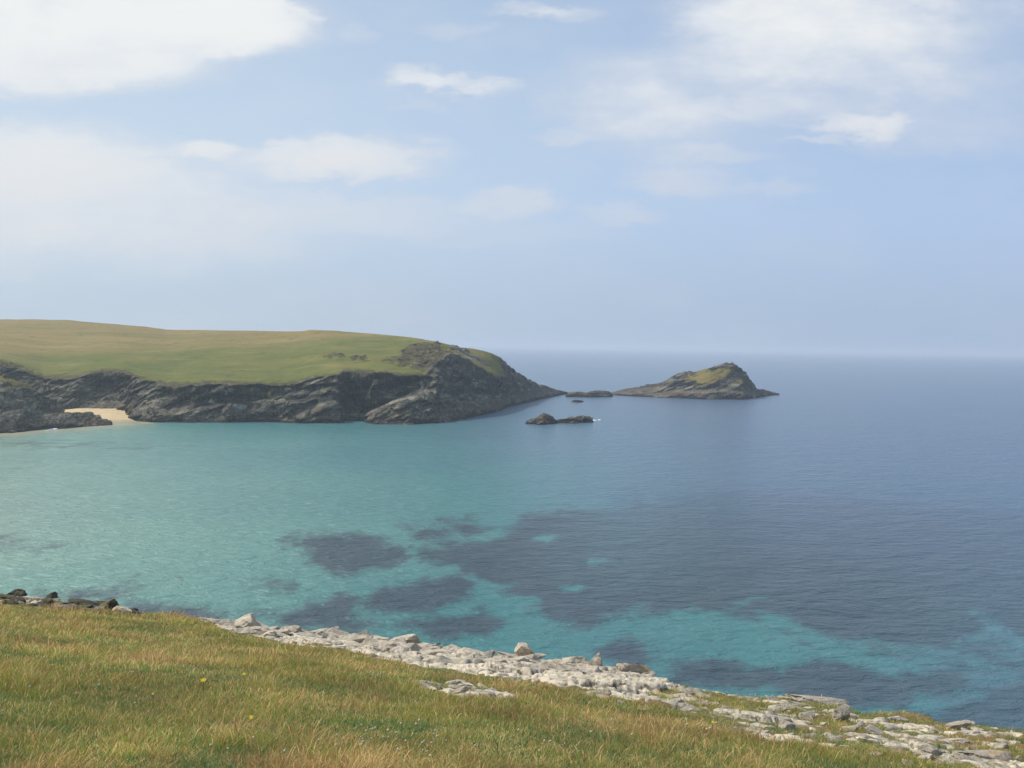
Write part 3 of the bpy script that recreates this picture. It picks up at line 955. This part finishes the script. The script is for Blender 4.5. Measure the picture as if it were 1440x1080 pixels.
# the rest of the white band, of the broken ground and of the left outcrop
def scatter(n, poly, wr, mats, label, group, name='boulder', flat=(.35, .7), sink=.2, seed=1, accept=None):
    r = random.Random(seed); P = np.array(poly, float); c = 0; g = 0
    while c < n and g < n * 60:
        g += 1
        px = r.uniform(P[:, 0].min(), P[:, 0].max()); py = r.uniform(P[:, 1].min(), P[:, 1].max())
        if poly_sd(np.array([px]), np.array([py]), poly)[0] < 0: continue
        if accept and not accept(px, py, r): continue
        w = wr[0] + (wr[1] - wr[0]) * r.random() ** 1.8
        put(px, py, w, r.choice(mats), label, group=group, variant=r.randrange(12), rz=r.uniform(-.9, .9), name=name,
            sc=(r.uniform(.9, 1.4), r.uniform(.8, 1.1), r.uniform(*flat)), sink=sink, tilt=r.uniform(-.25, .25))
        c += 1


scatter(285, [(300, 878), (330, 880), (450, 892), (560, 902), (650, 916), (760, 930), (860, 940), (920, 950), (900, 962), (800, 955), (700, 945), (600, 930), (500, 912), (400, 900), (340, 892)],
        (18, 56), [M_PALE, M_PALE, M_PALE, M_PALE, M_PALE, M_PALE, M_PALE, M_OCHRE, M_GREY], 'cream lichen-crusted boulder in the white rock band along the cliff edge', 'boulders of the white rock band', seed=3)
scatter(34, [(580, 957), (640, 957), (740, 975), (700, 985), (640, 980), (590, 968)], (8, 30), [M_PALE, M_GREY], 'small pale rock in the bare patch of turf below the white band', 'rocks in the bare patch below the band', 'rock', (.4, .7), .35, 5)
scatter(34, [(790, 962), (860, 955), (940, 965), (1010, 985), (1000, 1012), (900, 1000), (800, 975)], (10, 38), [M_PALE, M_GREY, M_GREY], 'grey-white rock in the stony turf just below the right tip of the white band', 'rocks below the right tip of the band', 'rock', (.4, .7), .35, 6)
scatter(170, [(960, 976), (1060, 982), (1170, 992), (1210, 1006), (1320, 1018), (1440, 1032), (1440, 1085), (1270, 1078), (1180, 1058), (1100, 1046), (1000, 1015)], (7, 40),
        [M_PALE, M_PALE, M_GREY], 'pale broken rock half sunk in the stony turf of the right-hand cliff edge', 'rocks in the stony turf on the right', 'rock', (.4, .75), .35, 7)
scatter(90, [(-20, 838), (60, 848), (190, 862), (188, 868), (60, 856), (-20, 848)], (12, 40), [M_DARK, M_DARK, M_DARK, M_PALE, M_GREY], 'lesser rock packed between the dark rocks of the left outcrop', 'small rocks of the left outcrop', 'rock', (.5, .9), .3, 8)

# ------------------------------------------------------------------ grass
def make_grass():
    n = 1050000
    u = RNG.random(n)
    y0, y1, q = 5.5, 48.0, .35
    Y = (y0 ** q + u * (y1 ** q - y0 ** q)) ** (1 / q)
    T = RNG.uniform(-.70, .70, n); X = T * Y
    Ye = np.interp(T, _st, _sY)
    Z = ground_plane(X, Y)
    st = stone_mask(X, Y, Z)
    pt = fbm(X / 1.3, Y / 1.3, None, 4, 151)
    turfy = sstep(-.12, .14, pt + (.62 - st) * 1.4)
    stn = np.where(st > .9, st, st * (1 - turfy * .95))
    keep = (Y < Ye + .2) & (RNG.random(n) > stn * 1.35)
    X, Y, Z, T, stn, st = X[keep], Y[keep], Z[keep], T[keep], stn[keep], st[keep]
    n = len(X)
    clump = fbm(X / .35, Y / .35, None, 2, 171)
    big = fbm(X / 3.0, Y / 3.5, None, 4, 181)
    mid = fbm(X / 1.0, Y / 1.4, None, 3, 191)
    px, py = proj(X, Y, Z)
    # russet along the top edge, green in hollows
    edge = sstep(9, 2, np.interp(T, _st, _sY) - Y)
    warm = -.54 + 1.9 * big + 1.2 * mid - .35 * np.exp(-(((px - 120) / 260.) ** 2 + ((py - 1040) / 60.) ** 2)) + .38 * edge * sstep(900, 500, px) + .22 * sstep(700, 1000, px) * sstep(980, 1060, py)
    warm -= .35 * np.exp(-(((px - 440) / 90.) ** 2 + ((py - 1025) / 25.) ** 2)) + .30 * np.exp(-(((px - 165) / 60.) ** 2 + ((py - 900) / 14.) ** 2)) + .3 * np.exp(-(((px - 720) / 130.) ** 2 + ((py - 1070) / 25.) ** 2))
    r1 = RNG.random(n)
    brown = r1 < np.clip(.36 + warm * 1.1, .04, .92)
    straw = RNG.random(n) < .15 + .1 * warm
    head = RNG.random(n) < .16
    g1 = np.array([.22, .28, .045]); g2 = np.array([.43, .42, .10]); g3 = np.array([.16, .26, .08])
    b1 = np.array([.43, .26, .105]); b2 = np.array([.56, .40, .18]); s1 = np.array([.66, .56, .34])
    k = RNG.random(n)[:, None]
    gm = np.clip(.5 + .9 * fbm(X / 1.7 + 9, Y / 1.7, None, 3, 211), 0, 1)[:, None]
    colr = (g1 * (1 - k) + g2 * k) * (.55 + .45 * gm) + g3 * .45 * (1 - gm)
    cb = b1 * (1 - k) + b2 * k
    colr = np.where(brown[:, None], cb, colr)
    colr = np.where((straw & (RNG.random(n) < .6))[:, None], s1 * (.7 + .4 * k), colr)
    colr = np.where(head[:, None], np.where(k > .5, b2 * 1.15, b1 * .8), colr)
    colr *= (RNG.uniform(.8, 1.2, n) * (1.20 + .7 * fbm(X / 1.1 + 3, Y / 1.5, None, 4, 221)))[:, None]
    short = 1 - .65 * np.clip(st * 1.3, 0, 1)
    hgt = (RNG.uniform(.028, .078, n) * (1 + .3 * sstep(12, 30, Y)) + .06 * clump + .10 * np.clip(fbm(X / 1.5 + 31, Y / 1.9, None, 3, 231) + .15, -.3, 1) + .13 * sstep(.22, .5, fbm(X / .9 - 41, Y / 1.2, None, 3, 251))) * short
    hgt *= .88
    hgt = np.where(head, hgt * 1.45, hgt)
    hgt = np.maximum(hgt, .03)
    wd = RNG.uniform(.0016, .0032, n) * np.clip(Y / 12., .9, 3.6)
    # low broad leaves of plantain, clover and vetch between the blades, in patches
    leaf = (RNG.random(n) < .16 + .30 * sstep(.0, .35, fbm(X / .9 - 12, Y / 1.2, None, 3, 241))) & ~head
    wd = np.where(leaf, RNG.uniform(.006, .012, n) * np.clip(Y / 16., .9, 2.), wd)
    hgt = np.where(leaf, RNG.uniform(.03, .09, n) * (.5 + .5 * short), hgt)
    lf = np.array([.14, .23, .07]) * (1 - k) + np.array([.30, .36, .15]) * k
    colr = np.where(leaf[:, None], lf * RNG.uniform(.8, 1.2, n)[:, None], colr)
    az = RNG.uniform(0, 2 * np.pi, n)
    lean = RNG.uniform(.1, 1.5, n) * hgt
    # common lean to the right and away, as if by the wind
    dx = np.cos(az) * lean + .12 * hgt; dy = np.sin(az) * lean
    sa = RNG.uniform(0, np.pi, n); sx = np.cos(sa) * wd; sy = np.sin(sa) * wd * .6
    base = np.stack([X, Y, Z - .02], -1)
    side = np.stack([sx, sy, np.zeros(n)], -1)
    wb = np.where(head, .35, 1.0)[:, None]; wm_ = np.where(head, 1.5, .75)[:, None]
    hm = np.where(head, .72, .55)
    midp = base + np.stack([dx * hm ** 1.6, dy * hm ** 1.6, hgt * hm + .02], -1)
    tip = base + np.stack([dx, dy, hgt * .93 + .02], -1)
    V = np.stack([base - side * wb, base + side * wb, midp - side * wm_, midp + side * wm_, tip], 1).reshape(-1, 3)
    i = np.arange(n) * 5
    F4 = np.stack([i, i + 1, i + 3, i + 2], -1); F3 = np.stack([i + 2, i + 3, i + 4], -1)
    C = np.repeat(colr, 5, 0).reshape(n, 5, 3)
    V = V.reshape(-1, 3)
    o = mesh_np('grass', V, [F4, F3], M_BLADE, smooth=False, cols={'tint': C.reshape(-1, 3)})
    tag(o, 'wind-blown green and russet grass covering the cliff-top slope', 'grass', kind='stuff')


make_grass()

# flowers --------------------------------------------------------------
M_YEL = mat_plain('yellow_petal', (.75, .55, .02), .15)
M_CLOV = mat_plain('pale_flower_head', (.50, .45, .31), .25, 90)
M_STEM = mat_plain('flower_stem', (.10, .14, .03))


def tube_np(h, r, n=6):
    a = np.arange(n) * 2 * np.pi / n
    V = np.concatenate([np.stack([np.cos(a) * r, np.sin(a) * r, np.full(n, z)], -1) for z in (0, h)])
    Fq = np.array([(i, (i + 1) % n, n + (i + 1) % n, n + i) for i in range(n)])
    return V, Fq


def petals_np(r, n=12):
    V = []; Fq = []
    for k in range(n):
        a = 2 * math.pi * k / n; c, s = math.cos(a), math.sin(a); w = .24 * r
        b = len(V)
        V += [(0, 0, 0), (c * r * .6 - s * w, s * r * .6 + c * w, r * .22), (c * r, s * r, r * .18), (c * r * .6 + s * w, s * r * .6 - c * w, r * .22)]
        Fq.append((b, b + 1, b + 2, b + 3))
    return np.array(V), np.array(Fq)


def yellow_flower(px, py, r, label):
    p = hit(px, py)
    e = bpy.data.objects.new('yellow_flower', None); COL.objects.link(e); e.location = p
    tag(e, label, 'flower', 'yellow flowers in the grass')
    V, Fq = tube_np(.2, .003); mesh_np('stem', V, Fq, M_STEM, e)
    V, Fq = petals_np(r); o = mesh_np('petals', V, Fq, M_YEL, e); o.location = (0, 0, .2); o.rotation_euler = (.5, 0, 0)


yellow_flower(286, 978, .034, 'brightest yellow flower in the grass, left of centre foreground')
yellow_flower(343, 968, .026, 'fainter yellow flower up and to the right of the brightest one')
yellow_flower(353, 1036, .026, 'yellow flower low in the grass near the bottom, below the other two')
yellow_flower(215, 1000, .016, 'tiny yellow flower lower left of the brightest one')
yellow_flower(1002, 1036, .022, 'yellow flower in the brown grass just below the stony ground on the right')

import bmesh
bm = bmesh.new(); bmesh.ops.create_icosphere(bm, subdivisions=2, radius=.0105)
Vh = np.array([v.co[:] for v in bm.verts]); Fh = np.array([[v.index for v in f.verts] for f in bm.faces]); bm.free()
Vh = Vh * (1 + .25 * vnoise(Vh[:, 0] * 300, Vh[:, 1] * 300, Vh[:, 2] * 300, 3))[:, None] * np.array([1, 1, 1.15])
_o = mesh_np('flower_head', Vh, Fh, M_CLOV); headme = _o.data; bpy.data.objects.remove(_o)
r = random.Random(21)
AREAS = [((380, 1056), 90, 22, 30, 'pale flower head in the cluster at the bottom, left of centre', 'pale flower heads, bottom left cluster'),
         ((560, 1052), 95, 24, 52, 'pale flower head in the cluster at the bottom, just left of the middle', 'pale flower heads, middle cluster'),
         ((820, 1050), 160, 24, 22, 'scattered pale flower head in the bottom middle of the slope', 'pale flower heads scattered in the bottom middle'),
         ((1010, 1035), 70, 12, 22, 'pale flower head in the brown grass below the stony ground', 'pale flower heads below the stony ground'),
         ((130, 960), 150, 50, 26, 'scattered pale flower head on the left part of the slope', 'pale flower heads scattered on the left')]
for (cx, cy), rx, ry, cnt, lab, grp in AREAS:
    for i in range(cnt):
        p = hit(cx + r.gauss(0, .5) * rx, min(1079, cy + r.gauss(0, .5) * ry))
        o = bpy.data.objects.new('flower_head', headme); COL.objects.link(o)
        o.location = (p[0], p[1], p[2] + r.uniform(.05, .15)); s = r.uniform(.55, 1.5); o.scale = (s, s, s); o.rotation_euler = (r.uniform(-.5, .5), r.uniform(-.5, .5), r.uniform(0, 3))
        tag(o, lab, 'flower', grp)

# ------------------------------------------------------------------ haze
def make_haze(density=.0002):
    m = bpy.data.materials.new('sea_haze'); m.use_nodes = True
    t = NT(m.node_tree); out = m.node_tree.nodes['Material Output']
    m.node_tree.nodes.remove(m.node_tree.nodes['Principled BSDF'])
    v = t.new('ShaderNodeVolumePrincipled'); v.inputs['Color'].default_value = (.79, .86, .95, 1); v.inputs['Density'].default_value = density
    v.inputs['Anisotropy'].default_value = .2
    t.l.new(v.outputs[0], out.inputs['Volume'])
    x, y0, y1, z0, z1 = 62000, -62000, 62000, -5.0, 64.0
    V = np.array([(-x, y0, z0), (x, y0, z0), (x, y1, z0), (-x, y1, z0), (-x, y0, z1), (x, y0, z1), (x, y1, z1), (-x, y1, z1)], float)
    Fq = np.array([(0, 3, 2, 1), (4, 5, 6, 7), (0, 1, 5, 4), (1, 2, 6, 5), (2, 3, 7, 6), (3, 0, 4, 7)])
    o = mesh_np('haze', V, Fq, m, smooth=False)
    tag(o, 'thin sea haze over the bay', 'haze', kind='stuff')


make_haze()

# ------------------------------------------------------------------ light and sky
SUN_EL, SUN_AZ = math.radians(48), math.radians(-72)     # azimuth from +Y (view), negative = left
sd = Vector((math.sin(SUN_AZ) * math.cos(SUN_EL), math.cos(SUN_AZ) * math.cos(SUN_EL), math.sin(SUN_EL)))
L = bpy.data.lights.new('sun', 'SUN'); L.energy = 3.7; L.angle = math.radians(.6); L.color = (1, .95, .87)
lo = bpy.data.objects.new('sun', L); COL.objects.link(lo); lo.rotation_euler = (-sd).to_track_quat('-Z', 'Y').to_euler()

CLOUDS = [
    (110, 20, 270, 62, 1.0), (310, 28, 95, 42, 1.0), (90, 95, 190, 32, .75), (40, 60, 200, 60, .6),
    (50, 232, 190, 54, .85), (60, 290, 300, 60, .6), (220, 300, 280, 48, .34), (60, 350, 300, 40, .3),
    (287, 207, 36, 14, .9), (250, 212, 30, 8, .35), (470, 224, 130, 26, .8), (390, 226, 90, 22, .4), (520, 242, 90, 16, .45),
    (592, 110, 50, 18, .62), (690, 124, 42, 13, .5), (640, 118, 70, 14, .4), (590, 152, 40, 9, .28),
    (800, 14, 50, 13, .4), (740, 8, 50, 11, .4), (640, 38, 45, 12, .3), (495, 47, 26, 11, .3), (425, 42, 24, 16, .25),
    (1150, 50, 180, 54, .66), (1000, 115, 200, 46, .48), (1240, 20, 230, 48, .55), (900, 160, 115, 36, .5), (1040, 30, 90, 40, .4),
    (1200, 175, 56, 17, .75), (1132, 197, 28, 7, .5), (1080, 150, 150, 18, .28), (1360, 130, 130, 55, .34), (1250, 110, 110, 24, .35), (1300, 190, 180, 24, .22),
    (960, 258, 78, 18, .42), (1092, 266, 44, 11, .42), (1010, 222, 80, 10, .3), (950, 200, 120, 40, .3),
    (706, 282, 64, 18, .6), (868, 299, 56, 12, .42), (795, 196, 34, 10, .4), (480, 296, 170, 22, .34), (700, 325, 130, 18, .25),
]


def make_world():
    w = bpy.data.worlds.new('World'); scene.world = w; w.use_nodes = True
    t = NT(w.node_tree); bg = w.node_tree.nodes['Background']
    sky = t.new('ShaderNodeTexSky'); sky.sky_type = 'NISHITA'; sky.sun_disc = False
    sky.sun_elevation = SUN_EL; sky.sun_rotation = SUN_AZ; sky.air_density = 1.0; sky.dust_density = 1.0; sky.ozone_density = 1.5; sky.altitude = 10
    d = t.new('ShaderNodeTexCoord').outputs['Generated']
    s = t.new('ShaderNodeSeparateXYZ', ins={0: d}).outputs
    ay = t.math('MAXIMUM', t.math('ABSOLUTE', s[1]), .08)
    tx = t.math('DIVIDE', s[0], ay); tz = t.math('DIVIDE', s[2], ay)
    pv = t.new('ShaderNodeCombineXYZ', ins={0: tx, 1: t.math('MULTIPLY', tz, 2.2), 2: 0.0}).outputs[0]
    n1 = t.noise(pv, 7.0, 6, .6); n2 = t.noise(pv, 9.0, 7, .62, 0.0)
    sh = t.new('ShaderNodeMapping', ins={0: pv}); sh.inputs['Location'].default_value = (7, 3, 0)
    n3 = t.noise(sh.outputs[0], 6.0, 6, .6)
    nf = t.noise(pv, 26.0, 6, .65)
    wx = t.math('ADD', tx, t.math('ADD', t.math('MULTIPLY', t.math('SUBTRACT', n1, .5), .11), t.math('MULTIPLY', t.math('SUBTRACT', nf, .5), .045)))
    wz = t.math('ADD', tz, t.math('ADD', t.math('MULTIPLY', t.math('SUBTRACT', n3, .5), .05), t.math('MULTIPLY', t.math('SUBTRACT', nf, .5), .030)))
    tot = None
    for (px, py, rx, ry, a) in CLOUDS:
        dr = ray(np.float64(px), np.float64(py)); cx, cz = float(dr[0] / dr[1]), float(dr[2] / dr[1])
        ex = t.math('MULTIPLY', t.math('SUBTRACT', wx, cx), F / rx)
        ez = t.math('MULTIPLY', t.math('SUBTRACT', wz, cz), F / ry)
        q = t.math('ADD', t.math('MULTIPLY', ex, ex), t.math('MULTIPLY', ez, ez))
        mval = t.ss(q, 2.3, 0.0, 0, a)
        inv = t.math('SUBTRACT', 1.0, mval)
        tot = inv if tot is None else t.math('MULTIPLY', tot, inv)
    tot = t.math('SUBTRACT', 1.0, tot)
    er = t.math('MULTIPLY', t.math('SUBTRACT', n2, .5), t.math('MULTIPLY', t.math('MULTIPLY', tot, t.math('SUBTRACT', 1.25, tot)), 2.7))
    tot = t.math('MULTIPLY', t.math('ADD', tot, er, clamp=True), .92)
    # thin veil of high cloud
    veil = t.math('MULTIPLY', t.ss(n1, .42, .75), .16)
    tot = t.math('MAXIMUM', tot, veil)
    hz = t.ss(tz, .55, .05, .6, 1.0)                       # thicker milky air low down
    left = t.ss(tx, .55, -.6, 0, 1)
    hazecol = t.mix(left, HAZE_R, HAZE_L)
    base = t.mix(t.math('MULTIPLY', hz, .95), sky.outputs[0], hazecol)
    low = t.ss(tz, .16, .0, 0, .9)
    base = t.mix(low, base, t.mix(left, (3.6, 4.6, 6.2), (4.8, 5.7, 6.7)))
    cc = t.mix(t.ss(tot, .2, .85), (6.6, 6.9, 7.5), (8.5, 8.6, 8.5))
    cc = t.mix(t.ss(n3, .5, .7, 0, .45), cc, (6.9, 7.2, 7.7))
    cc = t.mix(t.ss(tz, .36, .06), cc, t.mix(left, (6.0, 6.2, 6.9), (7.0, 7.2, 7.5)))
    col = t.mix(tot, base, cc)
    t.put(bg, 'Color', col)
    bg.inputs['Strength'].default_value = .1


HAZE_L, HAZE_R = (5.6, 6.75, 8.0), (4.1, 5.45, 7.7)
make_world()

scene.view_settings.view_transform = 'Standard'
scene.view_settings.look = 'None'
scene.view_settings.exposure = 0.1
scene.view_settings.gamma = 1.0
scene.render.engine = 'CYCLES'
scene.cycles.max_bounces = 6
scene.cycles.volume_bounces = 1
